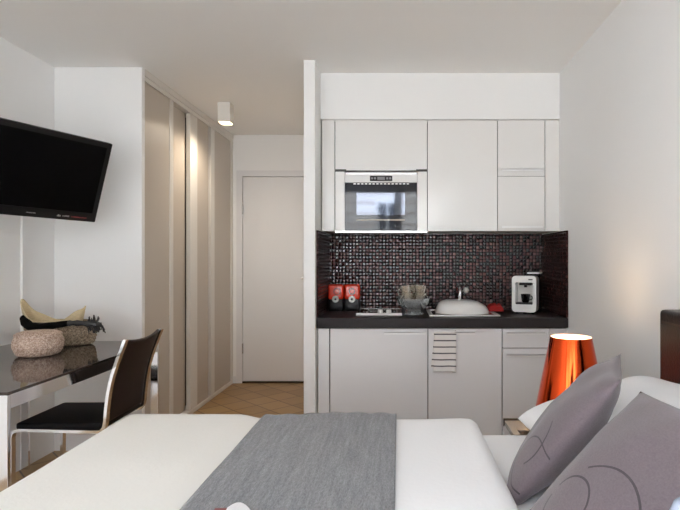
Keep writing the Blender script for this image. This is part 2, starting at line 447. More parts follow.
# ------------------------------------------------------------------ kitchenette: wall units
struct('wall_backsplash', box(XP1 + .012, XR - .012, YK - .012, YK, .80, ZU0 + .02), 'mosaic')
struct('wall_splash_right', box(XR - .012, XR, 3.405, YK, .876, ZU0 - .006), 'mosaic_side')
struct('wall_splash_left', box(XP1, XP1 + .012, 3.405, YK, .876, ZU0 - .006), 'mosaic_side')
YUB = YK - .014
def wall_unit(name, label, cat, x0, x1, z0, z1, group=None):
    t = thing(name, label, cat, ((x0 + x1) / 2, YU + .2, z0), group=group)
    obj('carcass', box(x0 + .002, x1 - .002, YU + .02, YUB, z0 + .001, z1 - .001), 'gap', t)
    obj('underside', box(x0 + .002, x1 - .002, YU + .021, YUB, z0, z0 + .0008), 'lacquer', t)
    return t
g2 = .0016
x0, x1 = -.519, -.432
t = wall_unit('filler_panel', 'narrow white upright panel left of the wall microwave', 'panel', x0, x1, ZU0, ZU1)
obj('front', box(x0, x1 - g2, YU, YU + .019, ZU0, ZU1 - g2, bev=.001), 'lacquer', t)
x0, x1 = -.430, .190; zm = 1.841
t = wall_unit('wall_cabinet', 'white flap-door wall cabinet directly above the microwave', 'cabinet', x0, x1, zm, ZU1)
fl = box(x0 + g2, x1 - g2, YU, YU + .019, zm + .004, ZU1 - g2, bev=.001)
d = obj('door', fl, 'lacquer', t)
for xa in (x0 + .003, x1 - .075): obj('grip_shade_strip', box(xa, xa + .072, YU - .0015, YU + .002, zm + .001, zm + .012), 'gap', d)  # dark strips laid on the flap, painting the shade of its slots
# microwave housing + microwave
zb = 1.426
t = thing('microwave_housing', 'white cabinet surround framing the built-in microwave', 'cabinet', (-.12, YU + .2, zb))
mx0, mx1, mz1 = -.363, .121, 1.832
obj('side_panel', box(x0 + g2, mx0 - .002, YU, YUB, zb + .016, zm - .004, bev=.001), 'lacquer', t)
obj('side_panel', box(mx1 + .002, x1 - g2, YU, YUB, zb + .016, zm - .004, bev=.001), 'lacquer', t)
obj('bottom_strip', box(x0 + g2, x1 - g2, YU - .004, YUB, zb, zb + .014, bev=.001), 'steel', t)
mw = thing('microwave', 'built-in microwave with mirrored glass door and slim display panel', 'microwave', ((mx0 + mx1) / 2, YU + .2, zb + .015))
obj('body', box(mx0, mx1, YU + .02, YUB - .02, zb + .016, mz1), 'black', mw)
cp = obj('control_panel', box(mx0, mx1, YU - .006, YU + .02, 1.764, 1.818, bev=.002), 'lacquer', mw)
obj('display', box(-.195, -.045, YU - .008, YU - .006, 1.773, 1.808), 'black', cp)
obj('button', boxes(*[(x, x + .014, YU - .0095, YU - .008, 1.784, 1.798) for x in (-.188, -.168, -.086, -.066)], (-.145, -.095, YU - .0095, YU - .008, 1.780, 1.801)), 'button_grey', cp)
obj('top_vent', box(mx0 + .002, mx1 - .002, YU + .004, YU + .02, 1.818, 1.832), 'steel', mw)
dr = obj('door', box(mx0, mx1, YU - .006, YU + .02, zb + .018, 1.759, bev=.002), 'oven_glass', mw)
obj('window', box(-.285, .04, YU - .0075, YU - .006, 1.545, 1.695), 'oven_window', dr)
obj('handle_strip', box(-.285, .04, YU - .010, YU - .006, 1.508, 1.516), 'ivory_panel', dr)
dots = bmesh.new()
for i in range(15):
    add_box(dots, -.305 + .0255 * i, -.290 + .0255 * i, YU - .0075, YU - .006, 1.751, 1.757)
obj('vent_slots', dots, 'edge', dr)
# tall door and two stacked doors
def lip(x0, x1, z, y, parent, m='edge', h=.014, dp=.020):
    return obj('handle', boxes((x0, x1, y - dp, y - dp + .003, z, z + h), (x0, x1, y - dp, y, z + h - .003, z + h)), m, parent)
x0, x1 = .1915, .661
t = wall_unit('wall_cabinet', 'tall single-door white wall cabinet right of the microwave', 'cabinet', x0, x1, ZU0, ZU1)
d = obj('door', box(x0 + g2, x1 - g2, YU, YU + .019, ZU0, ZU1 - g2, bev=.001), 'lacquer', t)
lip(.215, .475, ZU0 + .020, YU, d, 'lacquer')
zs = 1.806
x0, x1 = .6625, .980
t = wall_unit('wall_cabinet', 'small white wall cabinet, upper of the stacked pair', 'cabinet', x0, x1, zs, ZU1)
d = obj('door', box(x0 + g2, x1 - g2, YU, YU + .019, zs + g2, ZU1 - g2, bev=.001), 'lacquer', t)
lip(.690, .965, zs + .034, YU, d)
t = wall_unit('wall_cabinet', 'small white wall cabinet, lower of the stacked pair above the coffee machine', 'cabinet', x0, x1, ZU0, zs)
d = obj('door', box(x0 + g2, x1 - g2, YU, YU + .019, ZU0, zs - g2, bev=.001), 'lacquer', t)
lip(.690, .965, ZU0 + .020, YU, d)
x0, x1 = .982, 1.078
t = wall_unit('filler_panel', 'narrow white upright panel between stacked cabinets and right wall', 'panel', x0, x1, ZU0, ZU1)
obj('front', box(x0 + g2, x1, YU, YU + .019, ZU0, ZU1 - g2, bev=.001), 'lacquer', t)

# ------------------------------------------------------------------ kitchenette: base units
YD, ZT, ZD = 3.42, .874, .806
one('worktop', box(XP1 + .0005, XR - .0005, 3.40, YK - .013, .810, ZT, bev=.003), 'top', 'long dark brown kitchen worktop over the base cabinets', 'worktop', (.28, 3.7, .810))
def base_unit(name, label, cat, x0, x1):
    t = thing(name, label, cat, ((x0 + x1) / 2, YD + .28, 0))
    obj('carcass', box(x0 + .001, x1 - .001, YD + .02, YUB, .10, ZD), 'gap', t)
    obj('plinth', box(x0 + .001, x1 - .001, YD + .05, YD + .065, .001, .10), 'lacquer_low', t)
    return t
x0, x1 = -.519, -.446
t = base_unit('filler_panel', 'narrow white base panel between partition and wide base cabinet', 'panel', x0, x1)
obj('front', box(x0, x1 - .002, YD, YD + .019, .10, ZD - .003), 'lacquer_low', t)
x0, x1 = -.442, .184
t = base_unit('base_cabinet', 'wide white base cabinet under the hob', 'cabinet', x0, x1)
d = obj('door', box(x0 + .0015, x1 - .0015, YD, YD + .019, .10, ZD - .003, bev=.001), 'lacquer_low', t)
lip(-.095, .170, ZD - .038, YD, d)
x0, x1 = .187, .660
t = base_unit('base_cabinet', 'white base cabinet below the tap with the striped towel', 'cabinet', x0, x1)
d = obj('door', box(x0 + .0015, x1 - .0015, YD, YD + .019, .10, ZD - .003, bev=.001), 'lacquer_low', t)
lip(.210, .485, ZD - .038, YD, d)
x0, x1 = .663, .960
t = base_unit('base_cabinet', 'narrow white base cabinet with one drawer, behind the copper lamp', 'cabinet', x0, x1)
d = obj('drawer', box(x0 + .0015, x1 - .0015, YD, YD + .019, .682, ZD - .003, bev=.001), 'lacquer_low', t)
lip(.690, .935, ZD - .040, YD, d)
d = obj('door', box(x0 + .0015, x1 - .0015, YD, YD + .019, .10, .677, bev=.001), 'lacquer_low', t)
lip(.690, .935, .628, YD, d)
x0, x1 = .963, 1.078
t = base_unit('filler_panel', 'white base panel in the corner by the right wall', 'panel', x0, x1)
obj('front', box(x0, x1, YD, YD + .019, .10, ZD - .003), 'lacquer_low', t)

# ------------------------------------------------------------------ things on the worktop
def canister(x, y, label):
    t = thing('canister', label, 'canister', (x, y, ZT), group='red canisters on the worktop')
    obj('base', box(-.052, .052, -.06, .06, 0, .085, bev=.008), 'black', t, local=True, smooth=True)
    b = bmesh.new(); add_box(b, -.056, .056, -.064, .064, .085, .192, bev=.018, seg=4)
    obj('body', b, 'red', t, local=True, smooth=True)
    k = bmesh.new(); add_lathe(k, [(0, 0), (.020, 0), (.025, .004), (.025, .012), (.021, .016), (.012, .016), (.010, .012), (0, .012)], 28)
    bmesh.ops.rotate(k, verts=k.verts, matrix=Matrix.Rotation(PI / 2, 3, 'X'))
    for v in k.verts: v.co += Vector((0, -.064, .088))
    kn = obj('dial', k, 'ceramic', t, local=True, smooth=True)
    k = bmesh.new(); add_lathe(k, [(0, 0), (.008, 0), (.008, .018), (0, .018)], 16)
    bmesh.ops.rotate(k, verts=k.verts, matrix=Matrix.Rotation(PI / 2, 3, 'X'))
    for v in k.verts: v.co += Vector((0, -.064, .088))
    obj('dial_centre', k, 'black', kn, local=True)
    return t
cL = canister(-.456, 3.905, 'left red and black canister, dark circle on its front')
cR = canister(-.338, 3.905, 'right red and black canister, pale circle on its front')
def ring_mark(t, x, z, r, m):
    k = bmesh.new(); add_lathe(k, [(r, 0), (r + .006, 0), (r + .006, .0025), (r, .0025), (r, 0)], 32)
    bmesh.ops.rotate(k, verts=k.verts, matrix=Matrix.Rotation(PI / 2, 3, 'X'))
    for v in k.verts: v.co += Vector((x, -.0635, z))
    obj('circle_mark', k, m, t, local=True, smooth=True)
ring_mark(cL, .010, .142, .020, 'redcard'); ring_mark(cR, .0, .142, .017, 'marks')

hob = thing('hob', 'slim black glass hob with steel front edge and two white knobs', 'hob', (-.133, 3.74, ZT))
obj('glass_plate', box(-.286, .02, 3.565, 3.93, ZT, ZT + .010, bev=.002), 'gloss_black', hob)
obj('front_edge', box(-.287, .021, 3.55, 3.565, ZT, ZT + .016, bev=.002), 'white_plastic', hob)
obj('rear_edge', box(-.286, .02, 3.93, 3.94, ZT, ZT + .012, bev=.002), 'steel', hob)
for yy in (3.66, 3.84):
    obj('cooking_ring', lathe([(.060, .0101), (.066, .0101), (.066, .0106), (.060, .0106), (.060, .0101)], 40, (-.16, yy, ZT)), 'marks', hob)
for x in (-.127, -.070):
    obj('knob', lathe([(0, .010), (.018, .010), (.020, .015), (.017, .034), (0, .036)], 24, (x, 3.62, ZT)), 'ceramic', hob, smooth=True)

bx, by = .098, 3.63
bw = thing('glass_bowl', 'footed clear glass bowl beside the hob', 'bowl', (bx, by, ZT))
pr = [(0, .004), (.055, 0), (.068, .003), (.066, .012), (.050, .022), (.060, .030), (.092, .058), (.112, .095), (.116, .112), (.113, .112), (.106, .095), (.086, .062), (.05, .036), (0, .032)]
obj('bowl', lathe(pr, 48, (bx, by, ZT), fn=lambda a, j: .0025 * math.cos(12 * a) if 5 < j < 12 else 0), 'glass', bw, smooth=True)
cup_src = None
for i, (dx, dy, dz, rz, tl, lab) in enumerate((
        (-.038, -.024, .060, PI * 1.25, .10, 'lower glass cup at the near left in the glass bowl'), (.038, -.024, .060, -.5, .10, 'lower glass cup at the near right in the glass bowl'),
        (.0, .042, .060, PI / 2, .06, 'lower glass cup at the back of the glass bowl'),
        (-.043, -.028, .106, PI * 1.1, .14, 'upper glass cup with looped handle, nested above the near left cup'), (.041, -.026, .108, -.7, .10, 'upper glass cup nested above the near right cup'),
        (.0, .046, .106, PI / 2 + .3, .08, 'upper glass cup nested above the back cup'))):
    loc = (bx + dx, by + dy, ZT + dz)
    if cup_src is None:
        t = thing('glass_cup', lab, 'cup', loc, group='glass cups in the bowl')
        obj('cup', lathe([(0, 0), (.018, 0), (.020, .004), (.026, .02), (.035, .055), (.041, .090), (.0395, .090), (.033, .055), (.023, .022), (0, .008)], 32), 'amber', t, local=True, smooth=True)
        obj('handle', sweep(smooth_path([(.035, 0, .074), (.052, 0, .072), (.058, 0, .055), (.050, 0, .032), (.028, 0, .028)]), .006, n=8, up=(0, 1, 0)), 'amber', t, local=True, smooth=True)
        cup_src = t
    else: t = dup(cup_src, loc, lab, 'glass cups in the bowl')
    t.rotation_euler = (0, abs(tl), rz)

# sink, tap, white basin, red cloth
sk = thing('sink', 'steel inset sink rim along the worktop front', 'sink', (.43, 3.7, ZT))
obj('rim', boxes((.20, .665, 3.50, 3.525, ZT, ZT + .008), (.20, .665, 3.885, 3.91, ZT, ZT + .008), (.20, .225, 3.525, 3.885, ZT, ZT + .008), (.64, .665, 3.525, 3.885, ZT, ZT + .008), bev=.002), 'edge', sk)
obj('basin', box(.225, .64, 3.525, 3.885, ZT + .0003, ZT + .003), 'steel', sk)
def basin_pt(u, v):
    # rounded, slightly lopsided upturned tub
    a = 2 * PI * u
    k = v
    prof = [(1., 0.), (.975, .022), (.935, .045), (.87, .064), (.77, .077), (.62, .086), (.35, .089), (0., .0885)]
    f = k * (len(prof) - 1); i = min(int(f), len(prof) - 2); q = f - i
    r = prof[i][0] * (1 - q) + prof[i + 1][0] * q; z = prof[i][1] * (1 - q) + prof[i + 1][1] * q
    ca, sa = math.cos(a), math.sin(a)
    sx = abs(ca) ** .8 * (1 if ca > 0 else -1); sy = abs(sa) ** .8 * (1 if sa > 0 else -1)
    x = .185 * r * sx; y = .15 * r * sy
    z *= 1 - .42 * max(0, x / .185) ** 2 - .03 * (1 - abs(x) / .185)
    return Vector((x, y, z))
bm = grid(basin_pt, 56, 21); bmesh.ops.remove_doubles(bm, verts=bm.verts, dist=1e-5)
for v in bm.verts: v.co += Vector((.435, 3.685, ZT + .0085))
one('washing_up_basin', bm, 'white_plastic', 'white rounded basin turned upside down in front of the tap', 'basin', (.435, 3.685, ZT + .0085), smooth=True, angle=180)
fx, fy = .445, 3.945
fc = thing('faucet', 'chrome kitchen tap with ball lever against the mosaic', 'tap', (fx, fy, ZT))
obj('body', lathe([(0, 0), (.030, 0), (.030, .008), (.025, .014), (.023, .10), (.025, .14), (.023, .17), (0, .178)], 24, (fx, fy, ZT)), 'chrome', fc, smooth=True)
obj('spout', sweep(smooth_path([(fx, fy - .01, ZT + .13), (fx - .005, fy - .05, ZT + .165), (fx - .01, fy - .11, ZT + .175), (fx - .012, fy - .15, ZT + .150), (fx - .012, fy - .155, ZT + .12)]), .028, n=12, up=(1, 0, 0)), 'chrome', fc, smooth=True)
lv = obj('lever', sweep([(fx + .015, fy - .005, ZT + .135), (fx + .04, fy - .06, ZT + .150)], .010, n=8), 'chrome', fc, smooth=True)
obj('lever_ball', lathe([(0, -.022), (.014, -.017), (.022, 0), (.014, .017), (0, .022)], 20, (fx + .042, fy - .065, ZT + .150)), 'ceramic', lv, smooth=True, angle=180)
def clothpt(u, v):
    x = (u - .5) * .11; y = (v - .5) * .12
    e = max(0, 1 - (2 * abs(u - .5)) ** 4) * max(0, 1 - (2 * abs(v - .5)) ** 4)
    z = e ** .5 * (.045 + .020 * noise.noise(Vector((x * 30, y * 30, 2)))) + .0005
    return Vector((x, y, z + (.006 if e > 0 else 0) * 0))
bm = grid(clothpt, 26, 24)
for v in bm.verts: v.co += Vector((.680, 3.79, ZT + .0085))
add_box(bm, .632, .728, 3.74, 3.84, ZT + .0082, ZT + .0105)
one('dishcloth', bm, 'red_cloth', 'crumpled red cloth between white basin and coffee machine', 'cloth', (.680, 3.79, ZT + .0082), smooth=True, angle=60)

# coffee machine
ex0, ex1, ey = .822, .988, 3.64
em = thing('coffee_machine', 'white and black capsule coffee machine near the right wall', 'coffee machine', ((ex0 + ex1) / 2, ey + .12, ZT), rz=math.radians(-25))
zf = ZT + .012
def rrect(w, h, r, n=6):
    pts = []
    for cx, cz, a0 in ((w / 2 - r, h / 2 - r, 0), (-w / 2 + r, h / 2 - r, PI / 2), (-w / 2 + r, -h / 2 + r, PI), (w / 2 - r, -h / 2 + r, 1.5 * PI)):
        for i in range(n + 1):
            a = a0 + PI / 2 * i / n; pts.append((cx + r * math.cos(a), cz + r * math.sin(a)))
    return pts
def frame_bm(cx, cz, y0, y1, w, h, r, iw, ih, ir, idz):
    bm = bmesh.new(); O = rrect(w, h, r); I = rrect(iw, ih, ir); n = len(O)
    def ring(P, y, dz=0): return [bm.verts.new((cx + p[0], y, cz + dz + p[1])) for p in P]
    o0, i0, o1, i1 = ring(O, y0), ring(I, y0, idz), ring(O, y1), ring(I, y1, idz)
    for A, B in ((o0, i0), (i0, i1), (i1, o1), (o1, o0)):
        for k in range(n): bm.faces.new((A[k], A[(k + 1) % n], B[(k + 1) % n], B[k]))
    return bm
ecx, ecz = (ex0 + ex1) / 2, zf + .124
obj('front_frame', frame_bm(ecx, ecz, ey, ey + .10, .166, .248, .024, .118, .150, .008, .004), 'white_plastic', em, smooth=True, angle=50)
obj('body', box(ex0 + .004, ex1 - .004, ey + .10, ey + .25, zf, zf + .245, bev=.012), 'gloss_black', em, smooth=True)
obj('recess_wall', box(ex0 + .02, ex1 - .02, ey + .085, ey + .099, ecz - .08, ecz + .085), 'lamp_white', em)
obj('spout', boxes((ecx - .035, ecx + .045, ey + .01, ey + .085, ecz + .060, ecz + .078), (ecx - .004, ecx + .014, ey + .02, ey + .04, ecz + .045, ecz + .060), bev=.002), 'black', em)
obj('drip_tray', box(ecx - .058, ecx + .058, ey + .003, ey + .085, ecz - .070, ecz - .060, bev=.002), 'black', em)
obj('button', box(ecx + .030, ecx + .058, ey - .002, ey, ecz + .096, ecz + .103), 'black', em)
for x in (ex0 + .03, ecx, ex1 - .03):
    for y in (ey + .03, ey + .22):
        obj('foot', lathe([(0, 0), (.013, 0), (.013, .013), (0, .013)], 14, (x, y, ZT)), 'black', em)
obj('lever', boxes((ecx + .012, ex1 + .010, ey + .05, ey + .17, zf + .262, zf + .272), bev=.003), 'white_plastic', em)
obj('lever_hinge', box(ecx + .03, ex1 - .02, ey + .11, ey + .20, zf + .244, zf + .262), 'black', em)
ct = thing('coffee_cup', 'small black cup under the coffee machine spout', 'cup', tuple(Vector((ecx, ey + .12, ecz - .0598)) + Matrix.Rotation(math.radians(-25), 3, 'Z') @ Vector((.002, -.078, 0))))
obj('cup', lathe([(0, 0), (.020, 0), (.026, .012), (.031, .048), (.033, .058), (.030, .058), (.027, .046), (.020, .010), (0, .007)], 28), 'gloss_black', ct, local=True, smooth=True)
obj('cup_handle', sweep(smooth_path([(.028, .0, .044), (.042, -.01, .042), (.044, -.012, .026), (.027, 0, .016)]), .006, n=8, up=(0, 1, 0)), 'gloss_black', ct, local=True, smooth=True)

# striped towel over the base cabinet handle
tx0, tx1 = .222, .364
tw = thing('kitchen_towel', 'white kitchen towel with dark stripes hung on base cabinet handle', 'towel', ((tx0 + tx1) / 2, 3.402, .535))
def towel_sheet(xa, xb, yo, zlo, shear):
    def f(u, v):
        x = xa + (xb - xa) * u; z = .786 - (.786 - zlo) * v
        return Vector((x - shear * v, yo + .004 * math.sin(u * 9 + v * 2) * v, z + .003 * math.sin(u * 5)))
    return grid(f, 16, 30)
obj('front_fold', towel_sheet(tx0, tx1, 3.389, .535, .002), 'towel', tw, smooth=True, solid=.004)
obj('rear_fold', towel_sheet(tx0 + .004, tx1 - .002, 3.3965, .560, .022), 'towel', tw, smooth=True, solid=.003)
obj('top_fold', grid(lambda u, v: Vector((tx0 + (tx1 - tx0) * u, 3.398 - .009 * math.cos(PI * v), .7865 + .0085 * math.sin(PI * v) + .002 * math.sin(u * 7)))
    , 14, 8), 'white', tw, smooth=True, solid=.004)

# ------------------------------------------------------------------ television
TV_TR = Vector((-1.735137, 3.239394, 1.94691)) * 1.; 
a_, b_, r_, k_ = .453468, .314218, -.019725, .95
u0 = Vector((math.sin(a_), math.cos(a_), 0)); nn0 = Vector((math.cos(a_), -math.sin(a_), 0)); v0 = math.cos(b_) * Vector((0, 0, 1)) + math.sin(b_) * nn0
u_ = math.cos(r_) * u0 + math.sin(r_) * v0; v_ = math.cos(r_) * v0 - math.sin(r_) * u0; n_ = u_.cross(v_).normalized()
if n_.dot(nn0) < 0: n_ = -n_
CAM = Vector((0, 0, 1.25))
TR = CAM + (TV_TR - CAM) * k_
W_, H_ = .745, .4960 * k_
cen = TR - u_ * (W_ / 2) - v_ * (H_ / 2)
tv = thing('television', 'black flat television tilted on a bracket on the left wall', 'television', cen)
tv.rotation_euler = Matrix((u_, v_, n_)).transposed().to_euler() if u_.cross(v_).dot(n_) > 0 else Matrix((-u_, v_, n_)).transposed().to_euler()
# local axes: x along the width, y up, z out of the screen
bz = bmesh.new()
add_box(bz, -W_ / 2, W_ / 2, -H_ / 2, H_ / 2, -.045, 0, bev=.006, seg=2)
obj('casing', bz, 'black', tv, local=True)
obj('bezel', boxes((-W_ / 2 + .004, W_ / 2 - .004, -H_ / 2 + .004, -H_ / 2 + .052, 0, .003), (-W_ / 2 + .004, W_ / 2 - .004, H_ / 2 - .030, H_ / 2 - .004, 0, .003), (-W_ / 2 + .004, -W_ / 2 + .030, -H_ / 2 + .052, H_ / 2 - .030, 0, .003), (W_ / 2 - .030, W_ / 2 - .004, -H_ / 2 + .052, H_ / 2 - .030, 0, .003)), 'black', tv, local=True)
obj('screen', box(-W_ / 2 + .030, W_ / 2 - .030, -H_ / 2 + .052, H_ / 2 - .030, 0, .0015), 'screen', tv, local=True)
lt = bmesh.new(); rr = random.Random(3)
def letters(x, n, h, w, y):
    for i in range(n):
        k = rr.choice((.5, .8, 1.)); add_box(lt, x, x + w * k, y, y + h * rr.choice((.7, 1.)), .003, .0036); x += w * k + .0022
letters(-.015, 9, .006, .004, -H_ / 2 + .022)
obj('logo', lt, 'marks', tv, local=True); lt = bmesh.new()
letters(.145, 3, .011, .006, -H_ / 2 + .018); letters(.175, 7, .008, .004, -H_ / 2 + .020)
obj('lettering', lt, 'marks', tv, local=True)
lt = bmesh.new(); letters(.225, 16, .005, .004, -H_ / 2 + .020); obj('small_lettering', lt, 'red_marks', tv, local=True)
# wall bracket, as a part of the set
bk = bmesh.new()
tvc = cen - n_ * .045
add_box(bk, XL, XL + .02, tvc.y - .10, tvc.y + .10, tvc.z - .12, tvc.z + .12)
add_sweep(bk, [(XL + .02, tvc.y, tvc.z), (XL + .09, tvc.y + .03, tvc.z), tuple(tvc)], .04, n=10)
mi = Matrix.LocRotScale(tv.location, tv.rotation_euler, None).inverted()
for v in bk.verts: v.co = mi @ v.co
obj('wall_bracket', bk, 'black', tv, local=True)

# ------------------------------------------------------------------ desk, chair, baskets
dk = thing('desk', 'chrome framed desk with smoked glass top along the left wall', 'desk', (-1.84, 2.6, 0))
DX_0, DX_1, DY0, DY1, DT = XL + .006, -1.430, 1.95, 3.18, .762
obj('desk_top', box(DX_0 + .003, DX_1 - .001, DY0 + .003, DY1, DT - .010, DT, bev=.002), 'desk_glass', dk)
lg = .042
obj('apron', boxes((DX_1 - .02, DX_1, DY0 + .016, DY1 - .016, DT - .062, DT - .0105), (DX_0, DX_0 + .02, DY0 + .016, DY1 - .016, DT - .062, DT - .0105), (DX_0 + lg, DX_1 - lg, DY0, DY0 + .02, DT - .062, DT - .0105), (DX_0 + lg, DX_1 - lg, DY1 - .02, DY1, DT - .062, DT - .0105)), 'chrome', dk)
for x in (DX_0, DX_1 - lg):
    for y in (DY0, DY1 - .016):
        obj('leg', box(x, x + lg, y, y + .016, .001, DT - .0105, bev=.001), 'chrome', dk)

ch = thing('desk_chair', 'chrome cantilever chair with dark leather, pushed up to desk', 'chair', (-1.592, 2.672, 0), rz=math.radians(1))
# local: faces -x; near side is y = -.21
hw = .185
def side_frame(s):
    y = s * (hw + .008)
    p = [(.25, y, .018), (-.12, y, .018), (-.175, y, .024), (-.203, y, .055), (-.205, y, .12), (-.205, y, .36), (-.203, y, .435), (-.180, y, .456), (-.12, y, .458), (.17, y, .450), (.212, y, .458), (.226, y, .49), (.232, y, .56), (.247, y, .66), (.275, y, .76), (.318, y, .875)]
    return sweep(smooth_path(p, 4), .014, .028, square=True, up=(0, 1, 0))
def fix(bm): return bm
obj('side_frame', side_frame(-1), 'chrome', ch, local=True)
obj('side_frame', side_frame(1), 'chrome', ch, local=True)
obj('floor_bar', boxes((.235, .25, -hw, hw, .008, .028)), 'chrome', ch, local=True)
st = bmesh.new(); add_box(st, -.196, .215, -hw, hw, .455, .486, bev=.012, seg=3)
obj('seat', st, 'seat_leather', ch, local=True, smooth=True)
backprof = smooth_path([(.213, .50), (.222, .56), (.240, .66), (.273, .76), (.325, .870)], 8)if False else None
def back_curve(t):
    P = [Vector((.216, 0, .485)), Vector((.222, 0, .56)), Vector((.237, 0, .66)), Vector((.265, 0, .76)), Vector((.306, 0, .873))]
    f = t * 4; i = min(int(f), 3); q = f - i
    p0, p1, p2, p3 = P[max(i - 1, 0)], P[i], P[i + 1], P[min(i + 2, 4)]
    return .5 * ((2 * p1) + (p2 - p0) * q + (2 * p0 - 5 * p1 + 4 * p2 - p3) * q * q + (3 * p1 - p0 - 3 * p2 + p3) * q ** 3)
def backpt(u, v):
    p = back_curve(v); s = 2 * u - 1
    dip = (1 - s * s)
    return Vector((p.x + .012 * dip * v, s * hw, p.z - .020 * dip * v))
obj('backrest', grid(backpt, 20, 24), 'wood_leather', ch, local=True, smooth=True, angle=180, solid=.014)

def woven_pt(nrow, prof, n, amp, sx, sy):
    """wicker: strands cross over and under from row to row"""
    def prof_at(t):
        f = t * (len(prof) - 1); i = min(int(f), len(prof) - 2); q = f - i
        p0, p1, p2, p3 = prof[max(i - 1, 0)], prof[i], prof[i + 1], prof[min(i + 2, len(prof) - 1)]
        return [.5 * ((2 * p1[k]) + (p2[k] - p0[k]) * q + (2 * p0[k] - 5 * p1[k] + 4 * p2[k] - p3[k]) * q * q + (3 * p1[k] - p0[k] - 3 * p2[k] + p3[k]) * q ** 3) for k in (0, 1)]
    bm = bmesh.new(); R = []
    nv = nrow * 4; nu = n * 4
    for j in range(nv + 1):
        r, z = prof_at(j / nv); row = j / 4
        ring = []
        for i in range(nu):
            a = 2 * PI * i / nu
            d = amp * math.sin(n / 2 * a + PI * int(row)) * abs(math.sin(PI * row)) + amp * .5 * abs(math.sin(PI * row))
            rr_ = max(r + d, .001)
            ring.append(bm.verts.new((rr_ * math.cos(a) * sx, rr_ * math.sin(a) * sy, z)))
        R.append(ring)
    for A, B in zip(R, R[1:]):
        for i in range(nu): bm.faces.new((A[i], A[(i + 1) % nu], B[(i + 1) % nu], B[i]))
    return bm
b1 = thing('lidded_basket', 'round pinkish wicker basket with lid at the desk front', 'basket', (-1.83, 2.71, DT))
obj('basket_body', woven_pt(11, [(.070, .001), (.092, .010), (.107, .040), (.110, .066), (.104, .090), (.096, .104)], 44, .0030, 1, 1), 'basket_a', b1, local=True, smooth=True, angle=180)
obj('lid', woven_pt(8, [(.103, .1035), (.101, .111), (.078, .121), (.05, .125), (.03, .127), (.004, .128)], 40, .0025, 1, 1), 'basket_a', b1, local=True, smooth=True, angle=180)
b2 = thing('oval_basket', 'oval brown seagrass basket behind the round lidded basket', 'basket', (-1.93, 3.05, DT))
obj('basket_body', woven_pt(12, [(.150, .001), (.178, .010), (.190, .04), (.196, .08), (.200, .122), (.198, .134), (.188, .136)], 56, .004, 1.0, .50), 'basket_b', b2, local=True, smooth=True, angle=180)
obj('contents_floor', lathe([(0, .0), (.15, .0), (.15, .006), (0, .006)], 40, (0, 0, .002), 1., .50), 'basket_b', b2, local=True)
# soft straw bag standing in the oval basket, its rim dipping between two points
def bag(u, v):
    a = 2 * PI * u; ca, sa = math.cos(a), math.sin(a)
    x = .182 * abs(ca) ** .9 * (1 if ca > 0 else -1); k = .55 + .45 * v
    y = .072 * sa * abs(sa) ** .2
    e = x / .182
    top = .140 + (.118 if e < 0 else .078) * abs(e) ** 2.6 + .006 * math.sin(7 * a)
    return Vector((x * (.80 + .20 * v) , y * k, .022 + (top - .022) * v))
bm = grid(bag, 72, 14); bmesh.ops.remove_doubles(bm, verts=bm.verts, dist=1e-5)
bm.faces.new([v for v in sorted((v for v in bm.verts if abs(v.co.z - .022) < 1e-4), key=lambda v: math.atan2(v.co.y, v.co.x))])
for v in bm.verts: v.co += Vector((-1.975, 3.05, DT))
o = one('straw_bag', bm, 'straw', 'soft pale straw bag with pointed ends standing in the oval basket', 'bag', (-1.975, 3.05, DT + .022), smooth=True, angle=60, solid=.005)
# black scarf with grey fringed end lying over the basket rim
def X3(px, Y): return (px - 399) / 534 * Y
sc = thing('scarf', 'black scarf with grey fringed end along the oval basket front', 'scarf', (-1.95, 2.97, DT + .13))
pth = smooth_path([(-2.12, 3.02, .920), (-2.09, 2.985, .900), (-2.03, 2.945, .878), (-1.96, 2.935, .876), (-1.88, 2.93, .888), (-1.82, 2.945, .897)], 8)
bm = sweep(pth, .050, .042, n=14, taper=lambda t: .75 + .35 * math.sin(PI * min(1, t * 1.1)) + .05 * math.sin(t * 30))
obj('black_length', bm, 'blackcloth', sc, smooth=True, angle=180)
pth = smooth_path([(-1.825, 2.945, .896), (-1.78, 2.96, .895), (-1.715, 2.985, .886), (-1.675, 3.0, .880)], 8)
bm = sweep(pth, .055, .030, n=14, taper=lambda t: .95 + .12 * math.sin(t * 25))
ge = obj('grey_end', bm, 'greycloth', sc, smooth=True, angle=180)
fr = bmesh.new(); rf_ = random.Random(8)
for i in range(26):
    t_ = i / 25; p = Vector((-1.735 + .06 * t_, 2.965 + .035 * t_, .885)) + Vector((rf_.uniform(-.01, .01), rf_.uniform(-.012, .012), 0))
    e = p + Vector((.012 + .02 * rf_.random(), rf_.uniform(-.01, .01), -.030 - .02 * rf_.random()))
    add_sweep(fr, [p, (p + e) / 2 + Vector((.004, 0, .004)), e], .006, n=5)
for i in range(10):
    p = Vector((-1.75 + .006 * i, 3.0, .895)); e = p + Vector((rf_.uniform(-.01, .02), .0, .022 + .02 * rf_.random()))
    add_sweep(fr, [p, (p + e) / 2 + Vector((.003, 0, 0)), e], .007, n=5)
obj('fringe', fr, 'greycloth', ge)

